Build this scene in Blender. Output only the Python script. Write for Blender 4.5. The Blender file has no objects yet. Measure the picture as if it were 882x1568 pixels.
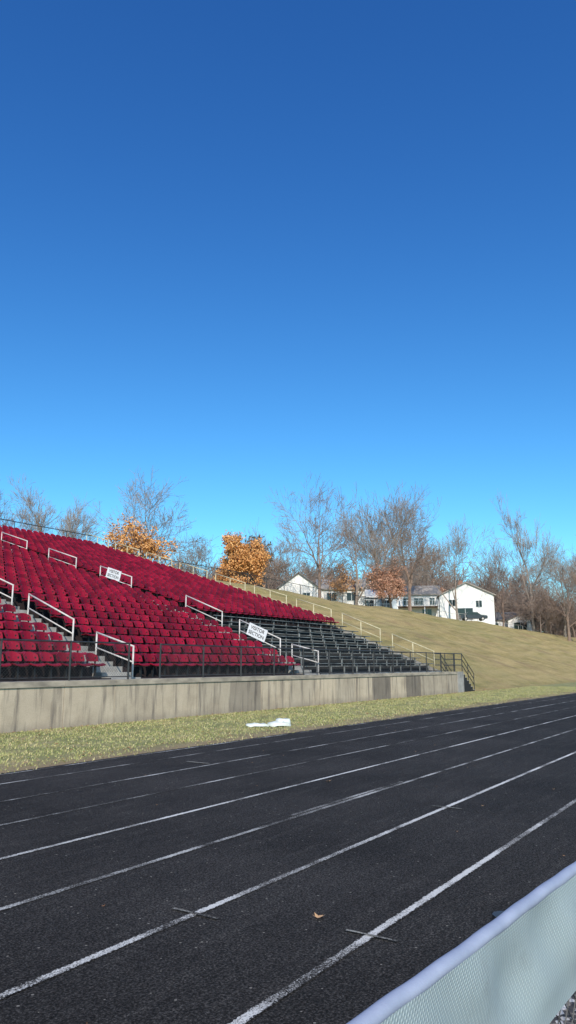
import bpy, math, random
import numpy as np
from mathutils import Vector, Matrix
random.seed(7); np.random.seed(7)
R = math.radians
scene = bpy.context.scene
COL = scene.collection

# ------------------------------------------------------------ materials
def new_mat(name, rough=0.8):
    m = bpy.data.materials.new(name); m.use_nodes = True
    nt = m.node_tree; b = nt.nodes['Principled BSDF']
    b.inputs['Roughness'].default_value = rough
    return m, nt, b
def c4(c): return (c[0], c[1], c[2], 1)
def noise(nt, scale, detail=4, vec=None, rough=0.55):
    n = nt.nodes.new('ShaderNodeTexNoise'); n.inputs['Scale'].default_value = scale
    n.inputs['Detail'].default_value = detail; n.inputs['Roughness'].default_value = rough
    if vec is not None: nt.links.new(vec, n.inputs['Vector'])
    return n.outputs['Fac']
def ramp(nt, fac, stops):
    r = nt.nodes.new('ShaderNodeValToRGB'); e = r.color_ramp.elements
    while len(e) < len(stops): e.new(0.5)
    for i, (p, c) in enumerate(stops):
        e[i].position = p; e[i].color = c4(c) if len(c) == 3 else c
    nt.links.new(fac, r.inputs['Fac']); return r.outputs['Color']
def mix(nt, fac, a, b, mode='MIX'):
    m = nt.nodes.new('ShaderNodeMix'); m.data_type = 'RGBA'; m.blend_type = mode
    for i, v in ((0, fac), (6, a), (7, b)):
        if isinstance(v, (int, float)): m.inputs[i].default_value = v
        elif isinstance(v, tuple): m.inputs[i].default_value = c4(v)
        else: nt.links.new(v, m.inputs[i])
    return m.outputs[2]
def math_n(nt, op, a, b=0.0):
    m = nt.nodes.new('ShaderNodeMath'); m.operation = op
    for i, v in enumerate((a, b)):
        if isinstance(v, (int, float)): m.inputs[i].default_value = v
        else: nt.links.new(v, m.inputs[i])
    return m.outputs[0]
def mrange(nt, x, a, b, c, d):
    n = nt.nodes.new('ShaderNodeMapRange')
    for i, v in enumerate((a, b, c, d)): n.inputs[i + 1].default_value = v
    nt.links.new(x, n.inputs[0]); return n.outputs[0]
def coords(nt, scale=(1, 1, 1)):
    t = nt.nodes.new('ShaderNodeTexCoord'); mp = nt.nodes.new('ShaderNodeMapping')
    mp.inputs['Scale'].default_value = scale
    nt.links.new(t.outputs['Object'], mp.inputs['Vector']); return mp.outputs['Vector']
def bump(nt, b, h, strength=0.3, dist=0.02):
    n = nt.nodes.new('ShaderNodeBump'); n.inputs['Strength'].default_value = strength
    n.inputs['Distance'].default_value = dist
    nt.links.new(h, n.inputs['Height']); nt.links.new(n.outputs['Normal'], b.inputs['Normal'])
def simple(name, c1, c2=None, scale=8, rough=0.7, bs=0.0, metal=0.0, stretch=(1, 1, 1), detail=4):
    m, nt, b = new_mat(name, rough); c2 = c2 or tuple(x * 0.7 for x in c1)
    v = coords(nt, stretch); f = noise(nt, scale, detail, v)
    nt.links.new(ramp(nt, f, [(0.3, c2), (0.7, c1)]), b.inputs['Base Color'])
    b.inputs['Metallic'].default_value = metal
    if bs: bump(nt, b, f, bs)
    return m

M = {}
m, nt, b = new_mat('grass_ground', 0.95)
v = coords(nt)
big = noise(nt, 0.06, 5, v); med = noise(nt, 0.7, 6, v, 0.7)
fine = noise(nt, 14, 5, v, 0.8); st = noise(nt, 0.35, 4, coords(nt, (0.22, 2.4, 1)))
patch = noise(nt, 0.22, 6, v, 0.65)
a = ramp(nt, med, [(0.32, (0.18, 0.145, 0.045)), (0.5, (0.33, 0.25, 0.085)), (0.66, (0.46, 0.33, 0.14))])
c = mix(nt, ramp(nt, big, [(0.45, (0, 0, 0)), (0.65, (0.65, 0.65, 0.65))]), a, (0.24, 0.225, 0.07))
c = mix(nt, math_n(nt, 'MULTIPLY', ramp(nt, st, [(0.4, (0, 0, 0)), (0.62, (1, 1, 1))]), 0.5), c, (0.50, 0.36, 0.16))
c = mix(nt, ramp(nt, patch, [(0.53, (0, 0, 0)), (0.66, (0.6, 0.6, 0.6))]), c, (0.26, 0.165, 0.08))
c = mix(nt, 0.9, c, ramp(nt, fine, [(0.34, (0.4, 0.4, 0.38)), (0.66, (1.5, 1.5, 1.45))]), 'MULTIPLY')
nt.links.new(c, b.inputs['Base Color']); bump(nt, b, fine, 1.0, 0.08); M['grass'] = m

m, nt, b = new_mat('turf_strip', 0.95)
v = coords(nt); med = noise(nt, 0.9, 6, v, 0.65); fine = noise(nt, 40, 4, v, 0.7)
sx = nt.nodes.new('ShaderNodeSeparateXYZ'); nt.links.new(v, sx.inputs[0])
ed = mrange(nt, math_n(nt, 'ADD', sx.outputs[1], math_n(nt, 'MULTIPLY', med, 1.0)), 10.1, 11.5, 0.95, 0.0)
c = ramp(nt, med, [(0.32, (0.18, 0.20, 0.06)), (0.5, (0.29, 0.275, 0.10)), (0.7, (0.43, 0.34, 0.17))])
c = mix(nt, ed, c, (0.32, 0.20, 0.12))
c = mix(nt, 0.8, c, ramp(nt, fine, [(0.3, (0.4, 0.4, 0.4)), (0.7, (1.3, 1.3, 1.3))]), 'MULTIPLY')
nt.links.new(c, b.inputs['Base Color']); bump(nt, b, fine, 0.8, 0.04); M['turf'] = m

def track_color(nt, v):
    f1 = noise(nt, 0.45, 6, v, 0.6); f2 = noise(nt, 75, 4, v, 0.85); f3 = noise(nt, 3, 5, coords(nt, (0.35, 2.5, 1)), 0.6)
    c = ramp(nt, f1, [(0.35, (0.021, 0.0190, 0.0175)), (0.65, (0.036, 0.0325, 0.030))])
    c = mix(nt, math_n(nt, 'MULTIPLY', ramp(nt, f3, [(0.5, (0, 0, 0)), (0.75, (1, 1, 1))]), 0.4), c, (0.062, 0.056, 0.051))
    c = mix(nt, 1.0, c, ramp(nt, f2, [(0.36, (0.15, 0.15, 0.15)), (0.5, (0.80, 0.80, 0.80)), (0.64, (3.6, 3.6, 3.6))]), 'MULTIPLY')
    vo = nt.nodes.new('ShaderNodeTexVoronoi'); vo.inputs['Scale'].default_value = 9
    nt.links.new(v, vo.inputs['Vector'])
    dots = math_n(nt, 'LESS_THAN', vo.outputs['Distance'], 0.07)
    return mix(nt, math_n(nt, 'MULTIPLY', dots, 0.6), c, (0.34, 0.31, 0.27)), f2
m, nt, b = new_mat('track_rubber', 0.95)
v = coords(nt); c, f2 = track_color(nt, v)
nt.links.new(c, b.inputs['Base Color']); bump(nt, b, f2, 0.8, 0.008)
b.inputs['Specular IOR Level'].default_value = 0.12; M['track'] = m

def paint(name, thr, white=(0.62, 0.62, 0.62), edge=.36):
    m, nt, b = new_mat(name, 0.95); v = coords(nt); c, f2 = track_color(nt, v)
    b.inputs['Specular IOR Level'].default_value = 0.12
    uv = nt.nodes.new('ShaderNodeUVMap'); s = nt.nodes.new('ShaderNodeSeparateXYZ'); nt.links.new(uv.outputs[0], s.inputs[0])
    d = math_n(nt, 'ABSOLUTE', math_n(nt, 'SUBTRACT', s.outputs[1], 0.5))
    e = math_n(nt, 'ADD', d, math_n(nt, 'MULTIPLY', math_n(nt, 'SUBTRACT', noise(nt, 50, 4, v, 0.75), 0.5), 0.9))
    k1 = math_n(nt, 'LESS_THAN', e, edge)
    wear = math_n(nt, 'ADD', noise(nt, 1.1, 5, v, 0.6), math_n(nt, 'MULTIPLY', noise(nt, 90, 3, v, 0.85), 1.0))
    k = math_n(nt, 'MULTIPLY', k1, mrange(nt, wear, thr, thr + 0.18, 0, 1))
    nt.links.new(mix(nt, k, c, white), b.inputs['Base Color']); bump(nt, b, f2, 0.8, 0.008)
    return m
M['line'] = paint('lane_paint', 0.87, white=(.60, .585, .56))
M['line_mid'] = paint('lane_paint_mid', 0.93, white=(0.48, 0.47, 0.45))
M['line_worn'] = paint('lane_paint_worn', 0.97, white=(0.44, 0.43, 0.41))
M['mark'] = paint('mark_paint', 0.93, white=(0.30, 0.29, 0.26), edge=.36)

m, nt, b = new_mat('wall_concrete', 0.9)
v = coords(nt); s = nt.nodes.new('ShaderNodeSeparateXYZ'); nt.links.new(v, s.inputs[0])
wn = nt.nodes.new('ShaderNodeTexWhiteNoise'); wn.noise_dimensions = '1D'
nt.links.new(math_n(nt, 'FLOOR', math_n(nt, 'DIVIDE', math_n(nt, 'ADD', s.outputs[0], 0.9), 1.75)), wn.inputs['W'])
f1 = noise(nt, 1.2, 6, v, 0.65); stre = noise(nt, 2.0, 5, coords(nt, (2.2, 1, 0.22)), 0.6); fi = noise(nt, 40, 4, v, 0.7)
c = ramp(nt, f1, [(0.25, (0.37, 0.295, 0.215)), (0.5, (0.49, 0.40, 0.295)), (0.75, (0.58, 0.48, 0.36))])
c = mix(nt, ramp(nt, stre, [(0.5, (0, 0, 0)), (0.66, (0.85, 0.85, 0.85))]), c, (0.17, 0.14, 0.115))
c = mix(nt, 1.0, c, ramp(nt, wn.outputs['Value'], [(0, (0.42, 0.42, 0.44)), (0.3, (0.85, 0.85, 0.85)), (1, (1.12, 1.1, 1.06))]), 'MULTIPLY')
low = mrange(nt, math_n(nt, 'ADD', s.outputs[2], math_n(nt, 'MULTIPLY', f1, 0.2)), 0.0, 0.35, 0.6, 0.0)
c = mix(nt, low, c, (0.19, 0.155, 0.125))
c = mix(nt, 0.5, c, ramp(nt, fi, [(0.3, (0.65, 0.65, 0.65)), (0.7, (1.25, 1.25, 1.25))]), 'MULTIPLY')
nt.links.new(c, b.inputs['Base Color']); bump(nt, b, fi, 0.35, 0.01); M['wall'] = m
M['coping'] = simple('coping_concrete', (0.47, 0.395, 0.30), (0.20, 0.17, 0.135), 1.8, 0.9, 0.2, stretch=(1, 1, 3), detail=8)
M['step'] = simple('step_concrete', (0.40, 0.375, 0.34), (0.22, 0.205, 0.185), 3, 0.9, 0.2)
M['riser_dark'] = simple('riser_red_black', (0.025, 0.013, 0.013), (0.01, 0.006, 0.006), 3, 0.9)  # near-black red on all tier faces of the red-seat section
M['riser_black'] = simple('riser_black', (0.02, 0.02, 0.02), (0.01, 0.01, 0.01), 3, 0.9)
m, nt, b = new_mat('crimson_plastic', 0.5)
v = coords(nt); f = noise(nt, 0.9, 4, v); g = noise(nt, 14, 3, v); gi = nt.nodes.new('ShaderNodeNewGeometry')
c = ramp(nt, f, [(0.3, (0.17, 0.003, 0.013)), (0.7, (0.27, 0.005, 0.023))])
c = mix(nt, math_n(nt, 'MULTIPLY', ramp(nt, g, [(0.55, (0, 0, 0)), (0.7, (1, 1, 1))]), 0.3), c, (0.33, 0.025, 0.05))
c = mix(nt, 1.0, c, ramp(nt, gi.outputs['Random Per Island'], [(0, (0.55, 0.55, 0.55)), (1, (1.25, 1.15, 1.2))]), 'MULTIPLY')
nt.links.new(c, b.inputs['Base Color']); b.inputs['Specular IOR Level'].default_value = .25; M['seat'] = m
M['iron'] = simple('black_iron', (0.02, 0.02, 0.02), (0.012, 0.012, 0.012), 20, 0.5)
M['bench'] = simple('black_bench', (0.018, 0.019, 0.021), (0.008, 0.009, 0.01), 2, 0.5, stretch=(0.3, 4, 4))
M['benchedge'] = simple('worn_bench_edge', (0.30, 0.31, 0.30), (0.015, 0.015, 0.015), 1.7, 0.5, detail=6)
M['rail'] = simple('galvanised_rail', (0.62, 0.58, 0.54), (0.42, 0.38, 0.35), 6, 0.5)
M['rail_y'] = simple('cream_rail', (0.60, 0.53, 0.34), (0.40, 0.34, 0.20), 5, 0.55)
M['rail_dark'] = simple('dark_rail', (0.045, 0.045, 0.045), (0.02, 0.02, 0.02), 6, 0.5)
M['sign'] = simple('sign_white', (0.78, 0.78, 0.78), (0.68, 0.68, 0.68), 4, 0.5)
M['ink'] = simple('sign_ink', (0.02, 0.02, 0.02), (0.015, 0.015, 0.015), 4, 0.6)
M['tarp'] = simple('white_plastic', (0.70, 0.72, 0.66), (0.5, 0.52, 0.46), 5, 0.5, 0.3)
M['bark'] = simple('grey_bark', (0.34, 0.27, 0.22), (0.17, 0.135, 0.11), 3, 0.9)
M['bark_b'] = simple('brown_bark', (0.30, 0.205, 0.155), (0.15, 0.105, 0.08), 3, 0.9)
M['wood_far'] = simple('woodland_twigs', (0.27, 0.19, 0.15), (0.14, 0.105, 0.085), 0.5, 0.95)
def leafmat(name, cs):
    m, nt, b = new_mat(name, 0.7); g = nt.nodes.new('ShaderNodeNewGeometry')
    n = len(cs)
    nt.links.new(ramp(nt, g.outputs['Random Per Island'], [(i / (n - 1), c) for i, c in enumerate(cs)]), b.inputs['Base Color'])
    return m
M['leaf_o'] = leafmat('orange_leaves', [(0.42, 0.17, 0.04), (0.62, 0.28, 0.08), (0.72, 0.40, 0.15), (0.55, 0.22, 0.06)])
M['leaf_r'] = leafmat('rust_leaves', [(0.32, 0.15, 0.09), (0.46, 0.22, 0.13), (0.54, 0.31, 0.20), (0.38, 0.18, 0.11)])
M['leaf_t'] = leafmat('tan_leaves', [(0.40, 0.20, 0.08), (0.58, 0.32, 0.15), (0.5, 0.25, 0.10)])
M['leaf_g'] = leafmat('evergreen_needles', [(0.03, 0.05, 0.03), (0.06, 0.08, 0.045), (0.045, 0.06, 0.035)])
M['fallen'] = leafmat('fallen_leaf', [(0.22, 0.10, 0.04), (0.40, 0.20, 0.08), (0.48, 0.30, 0.16), (0.16, 0.08, 0.04)])
M['blade'] = leafmat('grass_blades', [(0.19, 0.22, 0.06), (0.32, 0.32, 0.11), (0.52, 0.43, 0.22), (0.23, 0.26, 0.08), (0.48, 0.38, 0.20)])
M['siding'] = simple('white_siding', (0.80, 0.78, 0.75), (0.72, 0.70, 0.67), 1, 0.7, stretch=(0.5, 0.5, 8))
M['siding_b'] = simple('pale_blue_siding', (0.50, 0.56, 0.60), (0.40, 0.46, 0.50), 1, 0.7, stretch=(0.5, 0.5, 8))
M['roof'] = simple('grey_shingles', (0.20, 0.19, 0.185), (0.12, 0.115, 0.11), 6, 0.9)
M['roof_w'] = simple('pale_shingles', (0.36, 0.32, 0.285), (0.25, 0.22, 0.195), 6, 0.9)
M['brick'] = simple('brown_brick', (0.30, 0.16, 0.11), (0.2, 0.1, 0.07), 8, 0.9)
M['glass'] = simple('dark_glass', (0.02, 0.025, 0.03), (0.01, 0.012, 0.015), 1, 0.1)
M['trim'] = simple('white_trim', (0.75, 0.75, 0.74), (0.65, 0.65, 0.64), 3, 0.6)
M['carpaint'] = simple('dark_car_paint', (0.03, 0.035, 0.045), (0.025, 0.028, 0.035), 2, 0.25)
M['tyre'] = simple('tyre_rubber', (0.02, 0.02, 0.02), (0.015, 0.015, 0.015), 10, 0.9)
M['pole'] = simple('weathered_pole', (0.18, 0.13, 0.10), (0.1, 0.075, 0.06), 4, 0.9)
m, nt, b = new_mat('gravel', 0.9)
v = coords(nt); vo = nt.nodes.new('ShaderNodeTexVoronoi'); vo.inputs['Scale'].default_value = 38; nt.links.new(v, vo.inputs['Vector'])
sp = nt.nodes.new('ShaderNodeSeparateColor'); nt.links.new(vo.outputs['Color'], sp.inputs[0])
c = ramp(nt, sp.outputs[0], [(0, (0.02, 0.02, 0.02)), (0.5, (0.07, 0.06, 0.055)), (0.75, (0.22, 0.19, 0.16)), (1, (0.6, 0.58, 0.55))])
nt.links.new(c, b.inputs['Base Color']); bump(nt, b, vo.outputs['Distance'], -1.0, 0.03); M['gravel'] = m
m, nt, b = new_mat('windscreen_mesh', 0.6)
v = coords(nt)
def wave(rot, sc):
    mp = nt.nodes.new('ShaderNodeMapping'); mp.inputs['Rotation'].default_value = (0, R(rot), 0); nt.links.new(v, mp.inputs['Vector'])
    w = nt.nodes.new('ShaderNodeTexWave'); w.inputs['Scale'].default_value = sc; w.inputs['Distortion'].default_value = 0.6
    w.inputs['Detail'].default_value = 1; w.bands_direction = 'X'
    nt.links.new(mp.outputs[0], w.inputs['Vector']); return w.outputs['Fac']
w1 = wave(32, 30); w2 = wave(-50, 42); cr = noise(nt, 3, 5, coords(nt, (2.5, 1, 0.8)), .6)
f = math_n(nt, 'MULTIPLY', w1, w2)
c = ramp(nt, f, [(0.0, (0.22, 0.275, 0.285)), (0.7, (0.38, 0.435, 0.43))])
c = mix(nt, math_n(nt, 'MULTIPLY', cr, 0.6), c, (0.37, 0.425, 0.42))
c = mix(nt, ramp(nt, noise(nt, 9, 5, v, .7), [(0.55, (0, 0, 0)), (0.72, (.45, .45, .45))]), c, (0.22, 0.25, 0.25))
nt.links.new(c, b.inputs['Base Color']); bump(nt, b, f, 0.5, 0.003); M['fabric'] = m
M['hem'] = simple('windscreen_hem', (0.34, 0.37, 0.47), (0.25, 0.28, 0.37), 9, 0.6, 0.2)

# ------------------------------------------------------------ mesh builder
class MB:
    def __init__(s): s.v = []; s.f = []; s.m = []; s.mats = []
    def mi(s, mat):
        if mat not in s.mats: s.mats.append(mat)
        return s.mats.index(mat)
    def add(s, vs, fs, mat):
        o = len(s.v); s.v.extend([tuple(x) for x in vs]); i = s.mi(mat)
        for f in fs: s.f.append(tuple(o + k for k in f)); s.m.append(i)
    def box(s, x0, x1, y0, y1, z0, z1, mat):
        s.add([(x0, y0, z0), (x1, y0, z0), (x1, y1, z0), (x0, y1, z0), (x0, y0, z1), (x1, y0, z1), (x1, y1, z1), (x0, y1, z1)],
              [(0, 3, 2, 1), (4, 5, 6, 7), (0, 1, 5, 4), (1, 2, 6, 5), (2, 3, 7, 6), (3, 0, 4, 7)], mat)
    def tube(s, p0, p1, r, mat, n=6, r1=None):
        p0 = Vector(p0); p1 = Vector(p1); d = (p1 - p0)
        if d.length < 1e-6: return
        d.normalize(); a = d.orthogonal().normalized(); c = d.cross(a); r1 = r if r1 is None else r1
        vs = []
        for p, rr in ((p0, r), (p1, r1)):
            for k in range(n):
                t = 2 * math.pi * k / n; vs.append(p + a * (rr * math.cos(t)) + c * (rr * math.sin(t)))
        fs = [(k, (k + 1) % n, n + (k + 1) % n, n + k) for k in range(n)] + [tuple(range(n - 1, -1, -1)), tuple(range(n, 2 * n))]
        s.add(vs, fs, mat)
    def prism(s, prof, y0, y1, mat, axis='y'):
        n = len(prof)
        if axis == 'y': vs = [(x, y0, z) for x, z in prof] + [(x, y1, z) for x, z in prof]
        else: vs = [(y0, x, z) for x, z in prof] + [(y1, x, z) for x, z in prof]
        fs = [(k, (k + 1) % n, n + (k + 1) % n, n + k) for k in range(n)] + [tuple(range(n - 1, -1, -1)), tuple(range(n, 2 * n))]
        s.add(vs, fs, mat)
    def obj(s, name, parent=None, smooth=False):
        me = bpy.data.meshes.new(name); me.from_pydata(s.v, [], s.f)
        for mt in s.mats: me.materials.append(M[mt])
        me.polygons.foreach_set('material_index', s.m)
        if smooth: me.polygons.foreach_set('use_smooth', [len(f) == 4 for f in s.f])
        me.update(); o = bpy.data.objects.new(name, me); COL.objects.link(o)
        if parent: o.parent = parent
        return o
def empty(name, loc=(0, 0, 0), rz=0):
    e = bpy.data.objects.new(name, None); e.location = loc; e.rotation_euler = (0, 0, rz); COL.objects.link(e); return e
def np_mesh(name, verts, k, mat, parent=None):
    n = len(verts) // k; me = bpy.data.meshes.new(name)
    me.vertices.add(n * k); me.vertices.foreach_set('co', verts.astype(np.float32).ravel())
    me.loops.add(n * k); me.loops.foreach_set('vertex_index', np.arange(n * k, dtype=np.int32))
    me.polygons.add(n); me.polygons.foreach_set('loop_start', np.arange(0, n * k, k, dtype=np.int32))
    me.update(calc_edges=True); me.validate(); me.materials.append(M[mat])
    o = bpy.data.objects.new(name, me); COL.objects.link(o)
    if parent: o.parent = parent
    return o

# ------------------------------------------------------------ terrain
WY = 15.5; WZ = 1.17; XE = 41.0; SL = 0.33
def sm(a, b, x):
    t = np.clip((x - a) / (b - a), 0, 1); return t * t * (3 - 2 * t)
def terrain(X, Y):
    X = np.asarray(X, float); Y = np.asarray(Y, float)
    H = np.interp(X, [-100, 60, 72, 120, 206, 500], [9.6, 9.6, 9.1, 8.4, 6.8, 6.5])
    a = SL * (Y - WY - 0.3)
    k = 0.8
    h = np.clip(0.5 + 0.5 * (H - a) / k / 2, 0, 1)
    z = H * (1 - h) + a * h - k * 2 * h * (1 - h) * 0.5
    z = np.where(Y < WY - 0.5, 0, np.maximum(z, 0) )
    z = z + 0.02 * np.clip(Y - 46, 0, 300) 
    und = (1 - sm(0, 1, (X - 40.3) / 0.5)) * (1 - sm(46.2, 47.2, Y)) * sm(15.5, 15.9, Y)
    z = z - und * np.minimum(z, 1.2)
    wob = 0.16 * np.sin(X * 0.21 + 1) * np.sin(Y * 0.33) + 0.08 * np.sin(X * 0.6 + Y * 0.4) + .05 * np.sin(X * 1.1 - Y * .9)
    return z + wob * np.clip((z - 0.3) / 2, 0, 1) * sm(41, 44, X)
def tz(x, y): return float(terrain(x, y))
xs = np.concatenate([np.linspace(-1500, -60, 10), np.linspace(-50, 36, 20), np.linspace(38, 60, 45), np.linspace(61, 260, 110), np.linspace(280, 2500, 20)])
ys = np.concatenate([np.linspace(-1500, -30, 10), np.linspace(-20, 13, 8), np.linspace(14, 52, 77), np.linspace(55, 140, 20), np.linspace(160, 2500, 20)])
GX, GY = np.meshgrid(xs, ys); GZ = terrain(GX, GY)
vs = np.stack([GX, GY, GZ], -1).reshape(-1, 3); nx = len(xs); ny = len(ys)
fs = [(j * nx + i, j * nx + i + 1, (j + 1) * nx + i + 1, (j + 1) * nx + i) for j in range(ny - 1) for i in range(nx - 1)]
me = bpy.data.meshes.new('grass_ground'); me.from_pydata(vs.tolist(), [], fs); me.materials.append(M['grass'])
me.polygons.foreach_set('use_smooth', [True] * len(fs)); o = bpy.data.objects.new('grass_ground', me); COL.objects.link(o)

def sheet(name, x0, x1, y0, y1, z, mat, parent=None, swap=False):
    me = bpy.data.meshes.new(name); v = [(x0, y0, z), (x0, y1, z), (x1, y0, z), (x1, y1, z)]
    me.from_pydata(v, [], [(0, 2, 3, 1)]); uv = me.uv_layers.new(name='UVMap')
    for p in me.polygons:
        for li, vi in zip(p.loop_indices, p.vertices): uv.data[li].uv = (v[vi][1], vi // 2) if swap else (v[vi][0], vi % 2)
    me.materials.append(M[mat]); o = bpy.data.objects.new(name, me); COL.objects.link(o)
    if parent: o.parent = parent
    return o
sheet('grass_verge', -60, 300, 9.7, 15.48, 0.005, 'turf')
sheet('running_track', -80, 320, 1.15, 9.88, 0.010, 'track')
sheet('gravel_path', -40, 120, -4, 1.25, 0.006, 'gravel')
lines = empty('lane_markings')
for i, (y, w, mt) in enumerate([(1.19, .04, 'line'), (2.24, .036, 'line'), (3.37, .036, 'line'), (4.50, .036, 'line_mid'), (5.62, .034, 'line'), (6.75, .032, 'line_worn'), (7.87, .034, 'line_mid'), (9.0, .034, 'line_worn'), (9.74, .04, 'line_worn')]):
    sheet('lane_line_%d' % i, -80, 320, y - w, y + w, 0.0145, mt, parent=lines)
for i, (x, y, w, l) in enumerate([(4.03, 3.37, .016, .19), (4.3, 2.23, .014, .17), (8.37, 3.36, .022, .18), (3.1, 4.5, .02, .12), (9.8, 8.2, .035, .25)]):
    sheet('exchange_mark_%d' % i, x - w, x + w, y - l, y + l, 0.0185, 'mark', parent=lines, swap=True)
sheet('worn_paint_smear', 7.0, 9.8, 4.53, 4.60, 0.0185, 'line_worn', parent=lines)

n = 120000
bx = 6 + 50 * np.random.rand(n) ** 1.3; by = 9.75 + np.random.rand(n) * 5.7
clump = np.sin(bx * 1.7 + np.sin(by * 2.1) * 2) * np.sin(by * 2.3 + bx * .6)
keep = (np.random.rand(n) < 0.55 + 0.4 * clump) & ((by > 10.35 + .25 * np.sin(bx * 1.3) + 0.3 * np.random.rand(n)) | (np.random.rand(n) < .2))
bx = bx[keep]; by = by[keep]; n = len(bx)
th = np.random.rand(n) * 2 * np.pi; w = 0.006 + 0.010 * np.random.rand(n); h = 0.015 + 0.04 * np.random.rand(n)
dx = np.cos(th) * w; dy = np.sin(th) * w; lx = (np.random.rand(n) - .5) * .06; ly = (np.random.rand(n) - .5) * .06
V = np.zeros((n, 3, 3)); V[:, 0] = np.stack([bx - dx, by - dy, np.full(n, .005)], -1); V[:, 1] = np.stack([bx + dx, by + dy, np.full(n, .005)], -1)
V[:, 2] = np.stack([bx + lx, by + ly, h], -1)
np_mesh('verge_grass_blades', V.reshape(-1, 3), 3, 'blade')

def leaf_shape(sz):
    pts = []
    for k in range(10):
        r = sz * (1 if k % 2 == 0 else 0.45) * random.uniform(.75, 1.1); t = 2 * math.pi * k / 10
        pts.append((r * math.cos(t), r * math.sin(t) * .8, abs(r) ** 2 / sz * random.uniform(0.1, 0.6)))
    return pts
mb = MB()
def put_leaf(x, y, sz, z=0.02):
    a = random.random() * 6.28; pts = leaf_shape(sz); q = []
    for px, py, pz in pts: q.append((x + px * math.cos(a) - py * math.sin(a), y + px * math.sin(a) + py * math.cos(a), z + pz))
    q.append((x, y, z)); mb.add(q, [(k, (k + 1) % 10, 10) for k in range(10)], 'fallen')
for i in range(900):
    x = 5 + 45 * random.random() ** 1.1
    y = random.choice([15.4 - abs(random.gauss(0, .4)), 15.4 - abs(random.gauss(0, .8)), random.uniform(10.0, 15.3), 10.2 + abs(random.gauss(0, .5))])
    put_leaf(x, max(9.9, min(15.4, y)), random.uniform(.03, .06), 0.03)
for i in range(90): put_leaf(42 + random.random() * 6, 15.2 + random.gauss(0, .8), .06, 0.12)
mb.obj('fallen_leaves')
mb = MB()
put_leaf(4.4, 2.66, .055, 0.016); put_leaf(9.26, 5.42, .06, 0.016)
for i in range(60): put_leaf(random.uniform(2, 22), random.uniform(1.5, 9.6), random.uniform(.006, .02), 0.016)
for i in range(60): put_leaf(random.uniform(2.5, 9), random.uniform(.2, 1.1), random.uniform(.02, .045), 0.012)
mb.obj('track_leaf_litter')

# ------------------------------------------------------------ retaining wall
wall = empty('concrete_retaining_wall')
mb = MB(); x = -20.0; px = [-20]
while x < XE - 3: x += random.choice([1.75, 3.5, 3.5, 2.6]); px.append(x)
px.append(XE)
for i in range(len(px) - 1):
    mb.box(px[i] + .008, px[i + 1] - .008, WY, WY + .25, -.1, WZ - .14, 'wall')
mb.box(-20, XE - .02, WY + .02, WY + .23, -.1, WZ - .15, 'iron')
for i in range(len(px) - 1):
    mb.box(px[i] + .005, px[i + 1] - .005, WY - .035, WY + .30, WZ - .14, WZ, 'coping')
o = mb.obj('wall_panels', wall)

# ------------------------------------------------------------ grandstand
gs = empty('stadium_grandstand')
RUN = 0.8; NR = 37; Y0 = WY + .9
aisles = [-4.4, 5.8, 16.2, 26.8]; AW = 0.6; XR = 27.5
X0 = -12.0
zk = [1.19]
for k in range(1, NR + 2): zk.append(zk[-1] + (.32 if k <= 8 else .246))
def row_y(k): return Y0 + RUN * k
def row_z(k): return zk[k]
def rz(y):
    t = (y - Y0) / RUN - .3
    return float(np.interp(t, range(len(zk)), zk))
DARK_ROWS = 8
mb = MB(); mb.box(X0, XE, WY + .3, Y0 - .01, WZ - .2, WZ - .01, 'step')
for k in range(NR):
    y, z = row_y(k), row_z(k)
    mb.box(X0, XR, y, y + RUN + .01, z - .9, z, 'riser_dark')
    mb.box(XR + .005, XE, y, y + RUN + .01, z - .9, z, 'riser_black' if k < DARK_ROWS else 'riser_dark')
mb.box(XE + .005, XE + .15, WY + .3, row_y(0), -0.5, WZ, 'step')
mb.prism([(row_y(0), -0.5)] + [(row_y(k), row_z(k) - .05) for k in range(0, NR, 4)] + [(row_y(NR), row_z(NR) - .35), (row_y(NR), row_z(NR) - 4)], XE + .005, XE + .15, 'step', axis='x')
mb.obj('concrete_tiers', gs)
mb = MB()
for ax in aisles:
    for k in range(NR):
        y, z = row_y(k), row_z(k)
        mb.box(ax - AW, ax + AW, y - .012, y + RUN, z - .3, z + .012, 'step')
        if k: mb.box(ax - AW + .01, ax + AW - .01, y - RUN / 2, y - .012, z - .4, (row_z(k) + row_z(k - 1)) / 2, 'step')
mb.obj('aisle_stairs', gs)

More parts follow.
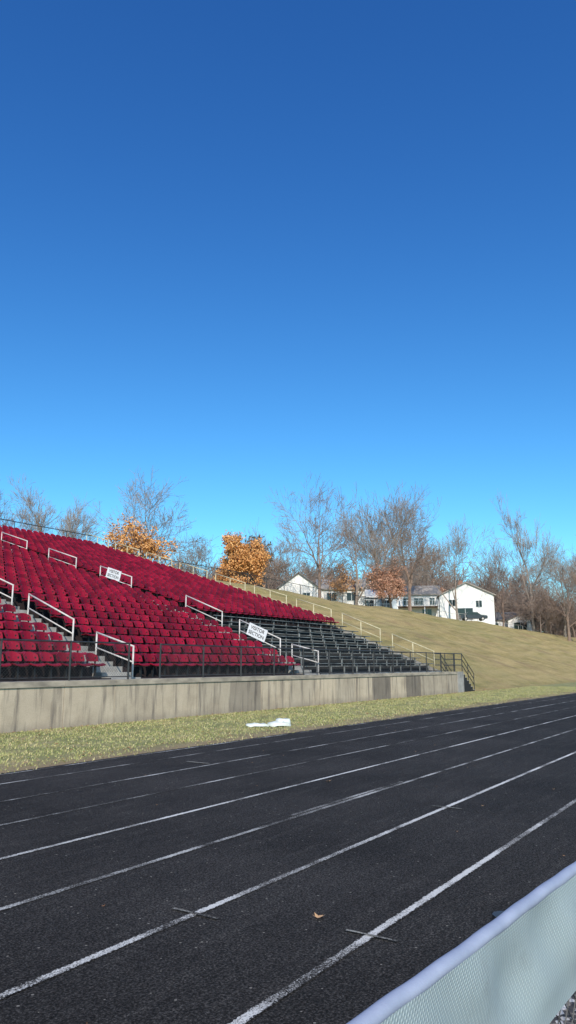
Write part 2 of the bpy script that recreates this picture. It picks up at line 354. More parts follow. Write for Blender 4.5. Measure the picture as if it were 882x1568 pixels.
def seat_template():
    t = MB(); W = .235
    def panel(pts_fn, rows, cols, thick, mat, ny, nz):
        vs = []
        for side in (0, 1):
            for r in range(rows):
                for c in range(cols):
                    p = pts_fn(r / (rows - 1), c / (cols - 1)); vs.append((p[0], p[1] + (thick if side else 0) * ny, p[2] - (thick if side else 0) * nz))
        fs = []; S = rows * cols
        for r in range(rows - 1):
            for c in range(cols - 1):
                a = r * cols + c; fs.append((a, a + 1, a + cols + 1, a + cols)); fs.append((S + a, S + a + cols, S + a + cols + 1, S + a + 1))
        border = [c for c in range(cols)] + [r * cols + cols - 1 for r in range(1, rows)] + [(rows - 1) * cols + c for c in range(cols - 2, -1, -1)] + [r * cols for r in range(rows - 2, 0, -1)]
        for i in range(len(border)):
            a, b2 = border[i], border[(i + 1) % len(border)]; fs.append((a, S + a, S + b2, b2))
        t.add(vs, fs, mat)
    def back(u, v):
        w = W * (.88 if u < .3 else (.96 if u < .8 else .78))
        q = 2 * abs(v - .5)
        return ((v - .5) * 2 * w, .50 + .11 * u - .06 * q ** 2, .48 + .25 * u - (.05 * q ** 3 if u > .9 else 0))
    panel(back, 4, 5, .03, 'seat', 1, 0)
    def pan(u, v):
        w = W * (.84 + .1 * math.sin(math.pi * u)); q = 2 * abs(v - .5)
        return ((v - .5) * 2 * w, .12 + .36 * u, .43 - .045 * math.sin(math.pi * .5 * u) - (.06 if u == 0 else 0) + .025 * q ** 2)
    panel(pan, 4, 4, .03, 'seat', 0, 1)
    t.box(-.025, .025, .30, .36, 0, .36, 'iron'); t.box(-.03, .03, .16, .52, .325, .352, 'iron')
    t.box(-.17, -.13, .50, .535, .35, .6, 'iron'); t.box(.13, .17, .50, .535, .35, .6, 'iron')
    return t
t = seat_template(); tv = np.array(t.v); tf = [f for f in t.f]; tm = t.m
pos = []
bounds = [X0] + aisles + [XE + 0.3]
for k in range(NR):
    for i in range(len(bounds) - 1):
        a = bounds[i] + (AW if i else 0) + .05; b2 = bounds[i + 1] - (AW if i < len(bounds) - 2 else .45) - .05
        if i == len(bounds) - 2 and k < DARK_ROWS: continue
        cnt = int((b2 - a) / .53); st_ = (b2 - a) / cnt
        for j in range(cnt): pos.append((a + st_ * (j + .5), row_y(k) + random.uniform(-.015, .015), row_z(k)))
pos = np.array(pos); NV = len(tv)
ang = np.random.normal(0, .03, len(pos)); tilt = np.random.normal(0, .05, len(pos))
allv = np.empty((len(pos), NV, 3))
allv[:, :, 0] = tv[None, :, 0] + pos[:, None, 0] + ang[:, None] * (tv[None, :, 1] - .3)
allv[:, :, 1] = tv[None, :, 1] + pos[:, None, 1] + tilt[:, None] * (tv[None, :, 2] - .4) - ang[:, None] * tv[None, :, 0]
allv[:, :, 2] = tv[None, :, 2] + pos[:, None, 2]
faces = []; off = 0
for i in range(len(pos)):
    faces.extend([tuple(q + off for q in f) for f in tf]); off += NV
me = bpy.data.meshes.new('crimson_seats'); me.from_pydata(allv.reshape(-1, 3).tolist(), [], faces)
for mt in t.mats: me.materials.append(M[mt])
me.polygons.foreach_set('material_index', tm * len(pos)); me.update()
o = bpy.data.objects.new('crimson_seats', me); COL.objects.link(o); o.parent = gs
mb = MB()
for k in range(DARK_ROWS):
    y, z = row_y(k), row_z(k)
    a = XR
    while a < XE - .6:
        e = min(a + 4.86, XE - .4)
        mb.box(a + .03, e - .03, y + .30, y + .58, z + .40, z + .44, 'bench')
        mb.box(a + .03, e - .03, y + .296, y + .299, z + .415, z + .442, 'benchedge')
        xx = a + .3
        while xx < e: 
            mb.box(xx, xx + .05, y + .35, y + .40, z, z + .40, 'benchedge'); xx += 1.2
        a = e
    mb.box(XR, XE, y - .006, y - .001, z - .035, z + .002, 'benchedge')
mb.obj('black_bleacher_benches', gs)

def handrail(name, x, y0, y1, zf, mat, r=.028, hgt=.92, mid=True, parent=None, posts=2):
    mb = MB(); 
    p = lambda y, h: (x, y, zf(y) + h)
    mb.tube(p(y0, hgt), p(y1, hgt), r, mat, 8)
    if mid: mb.tube(p(y0, hgt * .5), p(y1, hgt * .5), r * .8, mat, 8)
    for i in range(posts):
        y = y0 + (y1 - y0) * i / (posts - 1); mb.tube((x, y, zf(y) - .15), p(y, hgt + r * .9 if i in (0, posts - 1) else hgt), r, mat, 8)
    return mb.obj(name, parent, True)
for ax in aisles:
    ycs = [(16.75, .65), (19.1, 1.1), (22.3, 1.1), (28.2, 1.15), (32.4, 1.15), (36.7, 1.2), (41, 1.2)] if ax == 26.8 else [(16.95, .8), (20.0, 1.15), (23.2, 1.15), (28.2, 1.2), (32.4, 1.2), (36.7, 1.2), (41, 1.2)]
    for yc, hl in ycs: handrail('aisle_handrail', ax, yc - hl, yc + hl, rz, 'rail')
er = empty('end_railing'); y = 16.8
while y < 45:
    handrail('end_rail_section', XE - .1, y, y + 2.6, rz, 'rail_y', r=.03, hgt=1.05, parent=er, posts=3); y += 3.4
mb = MB(); yb = row_y(NR) + .1; zb = row_z(NR - 1)
mb.tube((X0, yb, zb + 1.2), (XE, yb, zb + 1.2), .03, 'rail_dark'); mb.tube((X0, yb, zb + .6), (XE, yb, zb + .6), .02, 'rail_dark')
x = X0
while x <= XE: mb.tube((x, yb, zb - .5), (x, yb, zb + 1.22), .03, 'rail_dark'); x += 2.4
mb.obj('top_railing')

def chainlink(mb, p0, p1, z0f, z1f, sp, r, mat):
    p0 = Vector(p0); p1 = Vector(p1); L = (p1 - p0).length; d = (p1 - p0) / L
    hh = z1f(0) - z0f(0); i = -hh
    while i < L:
        for s in (1, -1):
            a, b2 = (i, i + hh)
            u0 = max(a, 0); u1 = min(b2, L)
            if u1 > u0:
                f0 = (u0 - a) / hh; f1 = (u1 - a) / hh
                if s < 0: f0, f1 = 1 - f0, 1 - f1
                q0 = p0 + d * u0; q1 = p0 + d * u1
                mb.tube((q0.x, q0.y, z0f(u0) + hh * f0), (q1.x, q1.y, z0f(u1) + hh * f1), r, mat, 3)
        i += sp
fr = MB(); yf = WY + .12
for (a, e) in ((-12, 15.5), (16.8, XE)):
    fr.tube((a, yf, WZ + 1.0), (e, yf, WZ + 1.0), .022, 'rail_dark', 8); fr.tube((a, yf, WZ + .08), (e, yf, WZ + .08), .015, 'rail_dark', 6)
    x = a; 
    while x < e + .01: fr.tube((x, yf, WZ), (x, yf, WZ + 1.03), .028, 'rail_dark', 8); x += (e - a) / round((e - a) / 2.1)
    chainlink(fr, (max(a, 2), yf, 0), (e, yf, 0), lambda u: WZ + .08, lambda u: WZ + 1.0, .09, .0022, 'rail_dark')
fr.obj('front_chain_link_fence')

es = empty('concrete_end_stairs')
mb = MB()
mb.box(XE + .155, XE + 1.1, WY + .02, WY + 1.5, -.2, WZ - .01, 'step')
for i in range(6):
    zt = WZ - .18 * (i + 1); mb.box(XE + 1.1 + .3 * i, XE + 1.4 + .3 * i, WY + .05, WY + 1.45, -.2, zt, 'riser_black')
    mb.box(XE + 1.09 + .3 * i, XE + 1.4 + .3 * i, WY + .04, WY + 1.46, zt, zt + .02, 'step')
mb.obj('steps', es)
mb = MB()
for yy in (WY + .1, WY + 1.4):
    for h in (1.0, .68, .36):
        mb.tube((XE - 1.5 if yy < WY + 1 else XE + .1, yy, WZ + h), (XE + 1.1, yy, WZ + h), .022, 'rail_dark', 8)
        mb.tube((XE + 1.1, yy, WZ + h), (XE + 3.0, yy, WZ + h - 1.14), .022, 'rail_dark', 8)
    for xx in ((XE - 1.5, XE - .2, XE + 1.1) if yy < WY + 1 else (XE + .1, XE + 1.1)): mb.tube((xx, yy, WZ), (xx, yy, WZ + 1.02), .025, 'rail_dark', 8)
    for u in (.5, 1.0): mb.tube((XE + 1.1 + 1.9 * u, yy, WZ - 1.14 * u - .05), (XE + 1.1 + 1.9 * u, yy, WZ + 1.02 - 1.14 * u), .025, 'rail_dark', 8)
mb.obj('railings', es)

def sign(yc, line1, line2, w, h, dz=.74):
    s = rz(yc + .8) - rz(yc - .8); s /= 1.6
    zc = rz(yc) + dz; e = empty('visitor_section_sign')
    xa = Vector((0, -1, -s)).normalized(); na = Vector((-1, 0, 0)); ya = na.cross(xa).normalized()
    e.matrix_world = Matrix((( xa.x, ya.x, na.x, 26.74), (xa.y, ya.y, na.y, yc), (xa.z, ya.z, na.z, zc), (0, 0, 0, 1)))
    b_ = MB(); b_.box(-w / 2, w / 2, -h / 2, h / 2, -.01, .0, 'sign'); b_.obj('board', e)
    for i, tx in enumerate((line1, line2)):
        cu = bpy.data.curves.new('text', 'FONT'); cu.body = tx; cu.size = h * .40; cu.align_x = 'CENTER'; cu.extrude = .001; cu.offset = .003
        to = bpy.data.objects.new('lettering_%d' % i, cu); COL.objects.link(to); to.parent = e
        to.location = (0, h * (.10 if i == 0 else -.33), .003); cu.materials.append(M['ink'])
sign(19.2, 'VISITOR', 'SECTION', 1.05, .54)
sign(28.3, 'VISITOR', 'SECTION', 1.05, .52)

def slab(mb, cx, cy, w, d, h, ang):
    n = 18; vs = []; rings = [(1, 0.02), (1.0, h * .6), (.88, h), (.4, h * 1.08)]
    for s_, z in rings:
        for k in range(n):
            t_ = 2 * math.pi * k / n; c_, s2 = math.cos(t_), math.sin(t_)
            x = w / 2 * s_ * math.copysign(abs(c_) ** .6, c_); y = d / 2 * s_ * math.copysign(abs(s2) ** .6, s2)
            z2 = z + .02 * math.sin(3 * x * 9 + cx) ; vs.append((cx + x * math.cos(ang) - y * math.sin(ang), cy + x * math.sin(ang) + y * math.cos(ang), max(.01, z2)))
    fs = [(r * n + k, r * n + (k + 1) % n, (r + 1) * n + (k + 1) % n, (r + 1) * n + k) for r in range(3) for k in range(n)] + [tuple(3 * n + k for k in range(n))]
    mb.add(vs, fs, 'tarp')
mb = MB(); slab(mb, 16.15, 11.55, .62, .36, .08, -.8); slab(mb, 16.55, 11.15, .60, .45, .11, -.7); slab(mb, 16.8, 11.2, .4, .3, .17, -.5)
mb.obj('white_splash_mats', None, True)

# ------------------------------------------------------------ near fence with windscreen
nf = empty('windscreen_fence', (0, .70, 0), -math.atan(.06)); FY = 0; FT = 1.045; FB = .757
mb = MB()
nxs = 300; nz = 12; vs = []
for i in range(nxs + 1):
    x = -.6 + 9.0 * i / nxs
    for j in range(nz + 1):
        t_ = j / nz; amp = .012 * math.sin(math.pi * min(1, t_ * 1.1))
        yy = FY - .014 - .004 * min(1, t_ * 4) + amp * (math.sin(x * 4.1 + t_ * 2) + .6 * math.sin(x * 9.7 + 1 + t_ * 3) + .6 * math.sin(x * 23 - t_ * 4))
        zz = FT - .014 - t_ * (FT - FB - .014) + .006 * t_ * math.sin(x * 3.3)
        vs.append((x, yy, zz))
fs = [(i * (nz + 1) + j, (i + 1) * (nz + 1) + j, (i + 1) * (nz + 1) + j + 1, i * (nz + 1) + j + 1) for i in range(nxs) for j in range(nz)]
mb.add(vs, fs, 'fabric'); mb.obj('windscreen_fabric', nf, True)
mb = MB(); seg = 200; vs = []; n = 14
for i in range(seg + 1):
    x = -.6 + 9.0 * i / seg; zc = FT - .014 + .0015 * math.sin(x * 7) + .001 * math.sin(x * 31)
    for k in range(n): vs.append((x, FY + .016 * math.cos(2 * math.pi * k / n), zc + .014 * math.sin(2 * math.pi * k / n)))
mb.add(vs, [(i * n + k, i * n + (k + 1) % n, (i + 1) * n + (k + 1) % n, (i + 1) * n + k) for i in range(seg) for k in range(n)], 'hem')
mb.obj('wrapped_top_pipe', nf, True)
mb = MB()
for xx in (-.5, 1.95, 4.4, 6.8): mb.tube((xx, FY + .06, 0), (xx, FY + .06, FT - .05), .03, 'rail_dark', 10)
mb.tube((-.6, FY + .03, .12), (8.4, FY + .03, .12), .02, 'rail_dark', 8)
chainlink(mb, (-.6, FY + .02, 0), (8.4, FY + .02, 0), lambda u: .1, lambda u: FT - .05, .075, .002, 'rail_dark')
mb.obj('posts_and_mesh', nf)

# ------------------------------------------------------------ trees
def grow_tree(seed, H=10.0, spread=1.0, depth=5, upright=.5, trunk=.25, twig=.014, kids=(3, 4)):
    rnd = random.Random(seed); segs = []; tips = []
    def br(p, d, L, r, lev):
        nseg = 4 if lev == 0 else (3 if lev < 3 else 2); q = Vector(p); dd = Vector(d); pts = [Vector(q)]; rads = [r]
        for i in range(nseg):
            dd = (dd + Vector((rnd.gauss(0, 1), rnd.gauss(0, 1), rnd.gauss(0, .6))) * (.05 if lev == 0 else .15) + Vector((0, 0, .07 * upright))).normalized()
            q2 = q + dd * (L / nseg); r2 = max(twig, r * (1 - .42 * (i + 1) / nseg))
            segs.append((q.copy(), q2.copy(), rads[-1], r2)); q = q2; pts.append(q.copy()); rads.append(r2)
        if lev >= depth: tips.append(q.copy()); tips.append(pts[len(pts) // 2]); return
        nk = rnd.randint(*kids) + (1 if lev in (1, 2) else 0) + (2 if lev == 0 else 0)
        for i in range(nk):
            if i == 0: t_ = 1.0
            else: t_ = rnd.uniform(.35 if lev else .3, 1)
            idx = min(nseg - 1, int(t_ * nseg - 1e-6)); f_ = t_ * nseg - idx
            bp = pts[idx].lerp(pts[idx + 1], f_); rr = rads[idx] * (1 - f_) + rads[idx + 1] * f_
            ang = rnd.uniform(.1, .35) if i == 0 else rnd.uniform(.45, .95) * spread
            az = rnd.uniform(0, 6.283) if lev else (i * 2.4 + rnd.uniform(-.4, .4))
            o1 = dd.orthogonal().normalized(); o2 = dd.cross(o1)
            nd = (dd * math.cos(ang) + (o1 * math.cos(az) + o2 * math.sin(az)) * math.sin(ang)).normalized()
            nd = (nd + Vector((0, 0, .15 * upright))).normalized()
            br(bp, nd, L * rnd.uniform(.58, .82) * (1.0 if lev else .95), max(twig, rr * (.72 if i == 0 else rnd.uniform(.42, .62))), lev + 1)
    br(Vector((0, 0, -.3)), Vector((0, 0, 1)), H * .30, trunk, 0)
    return segs, tips
def seg_mesh(name, segs, Hn):
    P0 = np.array([s[0][:] for s in segs]); P1 = np.array([s[1][:] for s in segs]); R0 = np.array([s[2] for s in segs]); R1 = np.array([s[3] for s in segs])
    zmax = P1[:, 2].max(); sc = Hn / zmax; P0 *= sc; P1 *= sc
    D = P1 - P0; D /= np.linalg.norm(D, axis=1, keepdims=True) + 1e-9
    ref = np.where(np.abs(D[:, 2:3]) > .9, np.array([[1., 0, 0]]), np.array([[0, 0, 1.]]))
    A = np.cross(D, ref); A /= np.linalg.norm(A, axis=1, keepdims=True); B = np.cross(D, A)
    vs = []; fs = []; off = 0
    for n, mask in ((3, R0 < .05), (6, R0 >= .05)):
        ids = np.where(mask)[0]
        if not len(ids): continue
        t_ = np.arange(n) * 2 * np.pi / n; c_ = np.cos(t_)[None, :, None]; s_ = np.sin(t_)[None, :, None]
        ring = A[ids][:, None] * c_ + B[ids][:, None] * s_
        V0 = P0[ids][:, None] + ring * R0[ids][:, None, None]; V1 = P1[ids][:, None] + ring * R1[ids][:, None, None]
        vv = np.concatenate([V0, V1], 1).reshape(-1, 3); vs.append(vv)
        k = np.arange(n); q = np.stack([k, (k + 1) % n, n + (k + 1) % n, n + k], -1)
        ff = (q[None] + (np.arange(len(ids)) * 2 * n)[:, None, None] + off).reshape(-1, 4); fs.append(ff); off += len(vv)
    me = bpy.data.meshes.new(name); me.from_pydata(np.concatenate(vs).tolist(), [], np.concatenate(fs).tolist()); me.update()
    return me, sc
bare = []
for i, (sp_, up, dp, kd) in enumerate([(.85, .6, 6, (2, 4)), (.95, .4, 6, (3, 3)), (.75, .8, 6, (2, 4)), (1.0, .4, 6, (3, 3))]):
    segs, tips = grow_tree(100 + i, 20, sp_, dp, up, .38, .016, kd)
    me, sc = seg_mesh('bare_tree_mesh_%d' % i, segs, 20.0); bare.append(me)
small = []
for i in range(3):
    segs, tips = grow_tree(300 + i, 12, 1.05, 5, .35, .16, .018, (3, 4))
    me, sc = seg_mesh('thicket_mesh_%d' % i, segs, 12.0); me.materials.append(M['wood_far']); small.append(me)
bare_mats = {}
def tree(x, y, h, kind, rot=0, mat='bark', wide=1.0, name='bare_tree', parent=None, src=None, base=20.0):
    me = (src or bare)[kind % len(src or bare)]
    if src is None:
        key = (me.name, mat)
        if key not in bare_mats:
            m2 = me.copy(); m2.materials.clear(); m2.materials.append(M[mat]); bare_mats[key] = m2
        me = bare_mats[key]
    o = bpy.data.objects.new(name, me); COL.objects.link(o); s = h / base
    o.location = (x, y, tz(x, y) - .1); o.rotation_euler = (0, 0, rot); o.scale = (s * wide, s * wide, s)
    if parent: o.parent = parent
    return o
T = [ # x,y,h,kind,rot,wide
 (87, 52, 19.5, 3, .3, .75), (97.5, 52, 17.5, 1, 1.3, .8), (104, 50.5, 21.5, 2, 2.1, .9), (118, 52.5, 25, 3, .9, .8), (113, 54, 23.5, 0, 4.0, .8),
 (122.5, 45.8, 18.5, 1, 5, .7), (165, 51, 23, 3, 3.2, .7), (150, 40.5, 29, 0, 1.0, .62), (158, 36.5, 20, 1, .4, .8), (176, 37, 24, 2, 2.7, .8),
 (76, 74, 20, 3, 1.9, 1.0), (60, 76, 16, 0, .8, .9), (53, 78, 14, 1, 2.6, .9), (67, 80, 15, 2, 3.6, .9), (88, 75, 12.5, 1, 4.4, .9),
 (99, 70, 16.5, 2, 5.2, 1.0), (103, 67, 14.5, 3, .2, 1.0), (140, 58, 20, 1, 3.9, .9), (172, 55, 23, 2, 1.2, .9), (186, 50, 22, 3, 4.6, .9), (196, 44, 23, 1, 2.2, .9),
 (148, 33.5, 15, 3, 5.4, 1.1)]
for i, (x, y, h, k, r_, w_) in enumerate(T): tree(x, y, h, k, r_, 'bark' if i % 3 else 'bark_b', w_)
wl = empty('distant_woodland')
rw = random.Random(5)
for i in range(170):
    y = rw.uniform(78, 150); ratio = rw.uniform(1.15, 5.2); x = min(ratio * y, 430)
    dep = x * .836 + y * .549
    h = max(8, (1.6 + dep * rw.uniform(.125, .172)) - tz(x, y))
    if h > 34: continue
    tree(x, y, h, i, rw.uniform(0, 6), wide=rw.uniform(.75, 1.2), name='thicket_tree', parent=wl, src=small, base=12.0)
for i in range(46):
    y = rw.uniform(37, 58); x = y * rw.uniform(3.6, 5.6)
    tree(x, y, rw.uniform(6, 13), i, rw.uniform(0, 6), wide=rw.uniform(.9, 1.3), name='scrub', parent=wl, src=small, base=12.0)
for i in range(40):
    y = rw.uniform(56, 76); x = y * rw.uniform(2.3, 5.2)
    tree(x, y, rw.uniform(13, 21), i, rw.uniform(0, 6), wide=rw.uniform(.8, 1.1), name='thicket_tree', parent=wl, src=small, base=12.0)

def leafy(name, x, y, h, seed, mat, width, nleaf=9000, lsz=.16, bark='bark_b', low=.2):
    e = empty(name, (x, y, tz(x, y)))
    segs, tips = grow_tree(seed, 10, .95, 4, .4, .22, .02, (3, 4))
    me, sc = seg_mesh(name + '_wood', segs, h * .93); me.materials.append(M[bark]); o = bpy.data.objects.new('trunk_and_limbs', me); COL.objects.link(o); o.parent = e
    tp = np.array([t_[:] for t_ in tips]) * sc; tp = tp[tp[:, 2] > h * low]
    rad = np.percentile(np.hypot(tp[:, 0], tp[:, 1]), 95); s_ = (width / 2) / rad; o.scale = (s_, s_, 1); tp[:, :2] *= s_
    rs = np.random.RandomState(seed)
    wgt = rs.rand(len(tp)) ** 1.5; wgt /= wgt.sum(); ci = rs.choice(len(tp), nleaf, p=wgt)
    c_ = tp[ci] + rs.normal(0, .30, (nleaf, 3)) * np.array([1, 1, .8])
    a = rs.normal(0, 1, (nleaf, 3)); a /= np.linalg.norm(a, axis=1, keepdims=True); b2 = np.cross(a, rs.normal(0, 1, (nleaf, 3))); b2 /= np.linalg.norm(b2, axis=1, keepdims=True)
    L = lsz * (.6 + .8 * rs.rand(nleaf, 1)); V = np.stack([c_ - a * L, c_ - b2 * L * .6, c_ + a * L, c_ + b2 * L * .6], 1)
    np_mesh('foliage', V.reshape(-1, 3), 4, mat, e); return e
leafy('orange_maple_tree', 80.8, 60, 10.6, 11, 'leaf_o', 8.8, 15000, .14)
leafy('orange_maple_tree', 61.5, 60, 9.0, 12, 'leaf_o', 7.8, 5500, .13)
leafy('rust_oak_tree', 97.5, 46.2, 8.6, 13, 'leaf_r', 6.4, 8500, .11)
leafy('tan_oak_tree', 100, 55.5, 8.0, 14, 'leaf_t', 6.5, 4000, .13)
leafy('evergreen_tree', 101, 74, 15.0, 15, 'leaf_g', 7, 3500, .22)
leafy('rust_oak_tree', 150, 62, 12, 16, 'leaf_r', 9, 2500, .18)

# ------------------------------------------------------------ houses
def window(mb, x, z, w, h, y):
    mb.box(x - w / 2 - .08, x + w / 2 + .08, y - .05, y + .02, z - .08, z + h + .08, 'trim')
    mb.box(x - w / 2, x + w / 2, y - .07, y - .052, z, z + h, 'glass')
    mb.box(x - .03, x + .03, y - .09, y - .072, z, z + h, 'trim')
def gable_block(mb, x0, x1, y0, y1, h, rh, ridge, wallm, roofm, ov=.35):
    mb.box(x0, x1, y0, y1, -2.5, h, wallm)
    if ridge == 'x':
        ym = (y0 + y1) / 2; s = rh / (ym - y0)
        mb.prism([(y0, h + .002), (y1, h + .002), (ym, h + rh)], x0 + .003, x1 - .003, wallm, 'x')
        mb.prism([(y0 - ov, h - ov * s), (ym, h + rh), (y1 + ov, h - ov * s), (y1 + ov, h - ov * s + .18), (ym, h + rh + .18), (y0 - ov, h - ov * s + .18)], x0 - ov, x1 + ov, roofm, 'x')
    else:
        xm = (x0 + x1) / 2; s = rh / (xm - x0)
        mb.prism([(x0, h + .002), (x1, h + .002), (xm, h + rh)], y0 + .003, y1 - .003, wallm, 'y')
        mb.prism([(x0 - ov, h - ov * s), (xm, h + rh), (x1 + ov, h - ov * s), (x1 + ov, h - ov * s + .18), (xm, h + rh + .18), (x0 - ov, h - ov * s + .18)], y0 - ov, y1 + ov, roofm, 'y')
def porch(mb, x0, x1, y, zf):
    mb.box(x0, x1, y - 2.2, y - .02, zf - .15, zf, 'pole')
    n_ = max(2, int((x1 - x0) / 2.2))
    for i in range(n_ + 1):
        x_ = x0 + (x1 - x0 - .12) * i / n_; mb.box(x_, x_ + .12, y - 2.2, y - 2.08, -2.5, zf + 1.0, 'trim')
    mb.box(x0, x1, y - 2.19, y - 2.11, zf + 1.0, zf + 1.08, 'trim')
    x_ = x0 + .2
    while x_ < x1: mb.box(x_, x_ + .05, y - 2.17, y - 2.13, zf, zf + 1.0, 'trim'); x_ += .3
e = empty('white_split_level_house', (127, 49.5, tz(127, 49.5) + .6), R(-66))
mb = MB()
gable_block(mb, -8.6, -1.2, 0, 8, 4.9, 1.8, 'x', 'siding', 'roof_w')
gable_block(mb, -1.19, 8.2, -1.6, 8, 4.5, 2.2, 'y', 'siding', 'roof_w')
mb.box(2.5, 3.3, 3, 3.8, 5.2, 7.6, 'brick')
for x_, z_, w_, h_ in ((-7, 3.0, 1.1, 1.2), (-4.8, 3.0, 1.6, 1.2), (-2.4, 3.0, .9, 1.2), (-6.5, .6, 1.2, 1.0), (-3.4, .3, 1.6, 1.9)): window(mb, x_, z_, w_, h_, 0)
for x_, z_, w_, h_ in ((1.0, 2.6, 1.1, 1.1), (5.6, 2.4, 1.0, 1.1), (3.2, .2, 2.6, 2.0)): window(mb, x_, z_, w_, h_, -1.6)
porch(mb, -8.6, -1.4, 0, 2.65)
mb.obj('walls_roof_windows', e)
e = empty('gabled_house', (97, 57, tz(97, 57) + 1.0), R(-58))
mb = MB(); gable_block(mb, -7, -1, -1, 8, 3.0, 2.2, 'y', 'siding', 'roof'); gable_block(mb, -.99, 6, 0, 8, 2.9, 1.7, 'x', 'siding', 'roof_w')
for x_, z_, w_, h_ in ((-5.2, 1.0, 1.3, 1.2), (-2.8, 1.0, 1.0, 1.2)): window(mb, x_, z_, w_, h_, -1)
for x_ in (1, 4): window(mb, x_, 1.1, 1.4, 1.2, 0)
mb.obj('walls_roof_windows', e)
e = empty('pale_blue_house', (103, 54, tz(103, 54) + .2), R(-60))
mb = MB(); gable_block(mb, -3, 5.5, 0, 7, 2.6, 1.3, 'x', 'siding_b', 'trim')
for x_ in (-1.6, 1.2, 3.9): window(mb, x_, .6, 1.5, 1.5, 0)
porch(mb, -3, 5.4, 0, .3); mb.obj('walls_roof_windows', e)
e = empty('grey_ranch_house', (171, 53, tz(171, 53) + .8), R(-72))
mb = MB(); gable_block(mb, -6, 6, 0, 8, 3.1, 1.8, 'x', 'siding', 'roof'); gable_block(mb, 1, 6.4, -2, 3, 2.9, 1.2, 'y', 'siding', 'roof')
for x_ in (-4.5, -1.8): window(mb, x_, 1.1, 1.4, 1.2, 0)
window(mb, 3.7, .3, 2.8, 2.0, -2); mb.obj('walls_roof_windows', e)
e = empty('parked_car', (122.2, 42.9, tz(122.2, 42.9) + .05), R(-60)); mb = MB()
prof = [(-2.2, .35), (2.2, .35), (2.25, .7), (2.1, .88), (1.15, .98), (.55, 1.42), (-.9, 1.46), (-1.6, 1.05), (-2.15, .98), (-2.25, .7)]
mb.prism(prof, -.85, .85, 'carpaint'); mb.prism([(1.0, .99), (.5, 1.36), (-.85, 1.4), (-1.4, 1.04)], -.86, .86, 'glass')
for wx in (-1.4, 1.4):
    for wy in (-.9, .72): mb.tube((wx, wy, .33), (wx, wy + .18, .33), .33, 'tyre', 16); mb.tube((wx, wy - .005, .33), (wx, wy + .185, .33), .17, 'rail', 10)
mb.obj('body_and_wheels', e)
def dustbin(x, y):
    mb = MB(); z = tz(x, y); mb.tube((x, y, z), (x, y, z + 1.15), .42, 'rail_dark', 14, .5); mb.tube((x, y, z + 1.15), (x, y, z + 1.28), .54, 'rail_dark', 14, .4); mb.obj('black_trash_bin')
dustbin(44.2, 27.6)
mb = MB(); pts = [(43, 47.5), (60, 46.8), (80, 46.2), (92, 46)]
for (a, b2) in zip(pts[:-1], pts[1:]):
    L = math.hypot(b2[0] - a[0], b2[1] - a[1]); n_ = int(L / 3)
    zz = lambda u, a=a, b2=b2, L=L: tz(a[0] + (b2[0] - a[0]) * u / L, a[1] + (b2[1] - a[1]) * u / L)
    for i in range(n_ + 1):
        u = L * i / n_; x = a[0] + (b2[0] - a[0]) * u / L; y = a[1] + (b2[1] - a[1]) * u / L
        mb.tube((x, y, zz(u) - .2), (x, y, zz(u) + 1.55), .04, 'rail_dark', 6)
    mb.tube((a[0], a[1], zz(0) + 1.5), (b2[0], b2[1], zz(L) + 1.5), .03, 'rail_dark', 6)
    chainlink(mb, (a[0], a[1], 0), (b2[0], b2[1], 0), lambda u: zz(u), lambda u: zz(u) + 1.5, .22, .006, 'rail_dark')
mb.obj('hilltop_chain_link_fence')
mb = MB(); x = 108
while x < 165:
    y = 43.5; mb.tube((x, y, tz(x, y) - .1), (x, y, tz(x, y) + 1.15), .04, 'rail', 6)
    mb.tube((x, y, tz(x, y) + 1.12), (x + 3, y, tz(x + 3, y) + 1.12), .025, 'rail', 6); x += 3
mb.obj('yard_fence')
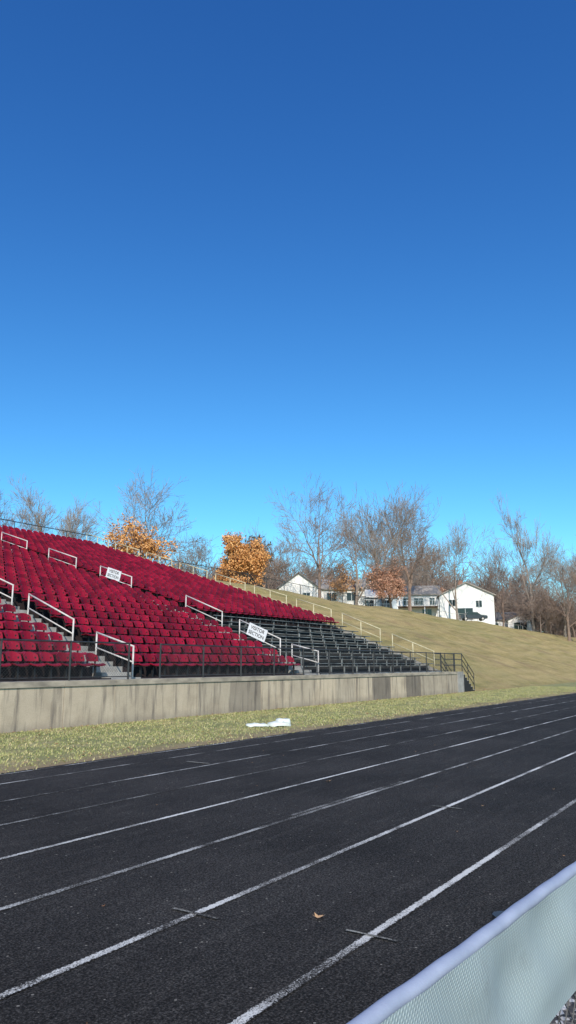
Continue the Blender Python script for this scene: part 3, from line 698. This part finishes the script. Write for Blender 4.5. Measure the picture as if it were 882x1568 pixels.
for (x, y, h) in ((128, 56.5, 13),):
    mb = MB(); z = tz(x, y); mb.tube((x, y, z - .3), (x, y, z + h), .17, 'pole', 10, .12)
    mb.box(x - .06, x + .06, y - 1.1, y + 1.1, z + h - .7, z + h - .58, 'pole')
    for q in (-1, -.4, .4, 1): mb.tube((x, y + q, z + h - .58), (x, y + q, z + h - .42), .05, 'trim', 6)
    mb.obj('utility_pole')

# ------------------------------------------------------------ light, sky, camera
sd = Vector((-.80, -.60, 0)).normalized(); el = R(36)
sunv = Vector((sd.x * math.cos(el), sd.y * math.cos(el), math.sin(el)))
L = bpy.data.lights.new('sun', 'SUN'); L.energy = 5.0; L.angle = R(.5); L.color = (1, .93, .82)
so = bpy.data.objects.new('sun', L); COL.objects.link(so); so.rotation_euler = sunv.to_track_quat('Z', 'Y').to_euler()
w = bpy.data.worlds.new('World'); scene.world = w; w.use_nodes = True; nt = w.node_tree; nt.nodes.clear()
sky = nt.nodes.new('ShaderNodeTexSky'); sky.sky_type = 'NISHITA'; sky.sun_disc = False
sky.sun_elevation = el; sky.sun_rotation = math.atan2(sd.x, sd.y); sky.air_density = 1.0; sky.dust_density = .3; sky.ozone_density = 3.0; sky.altitude = 200
S = .12
sep = nt.nodes.new('ShaderNodeSeparateColor'); nt.links.new(sky.outputs[0], sep.inputs[0]); cmb = nt.nodes.new('ShaderNodeCombineColor')
for i, (g, a) in enumerate([(1.45, .92), (1.28, 1.47), (1.0, 1.50)]):   # deeper, more saturated clear-autumn blue
    p = math_n(nt, 'POWER', math_n(nt, 'MULTIPLY', sep.outputs[i], S), g)
    nt.links.new(math_n(nt, 'MULTIPLY', p, a / S), cmb.inputs[i])
bg = nt.nodes.new('ShaderNodeBackground'); bg.inputs['Strength'].default_value = S
out = nt.nodes.new('ShaderNodeOutputWorld'); nt.links.new(cmb.outputs[0], bg.inputs[0]); nt.links.new(bg.outputs[0], out.inputs[0])
cam = bpy.data.cameras.new('camera'); cam.sensor_fit = 'VERTICAL'; cam.sensor_height = 36; cam.lens = 26.0; cam.clip_end = 6000; cam.clip_start = .05
co = bpy.data.objects.new('camera', cam); COL.objects.link(co); co.location = (0, 0, 1.6)
co.rotation_euler = (R(90 + 11.6), 0, R(-56.7)); scene.camera = co
scene.view_settings.view_transform = 'Standard'; scene.view_settings.look = 'None'; scene.view_settings.exposure = 0
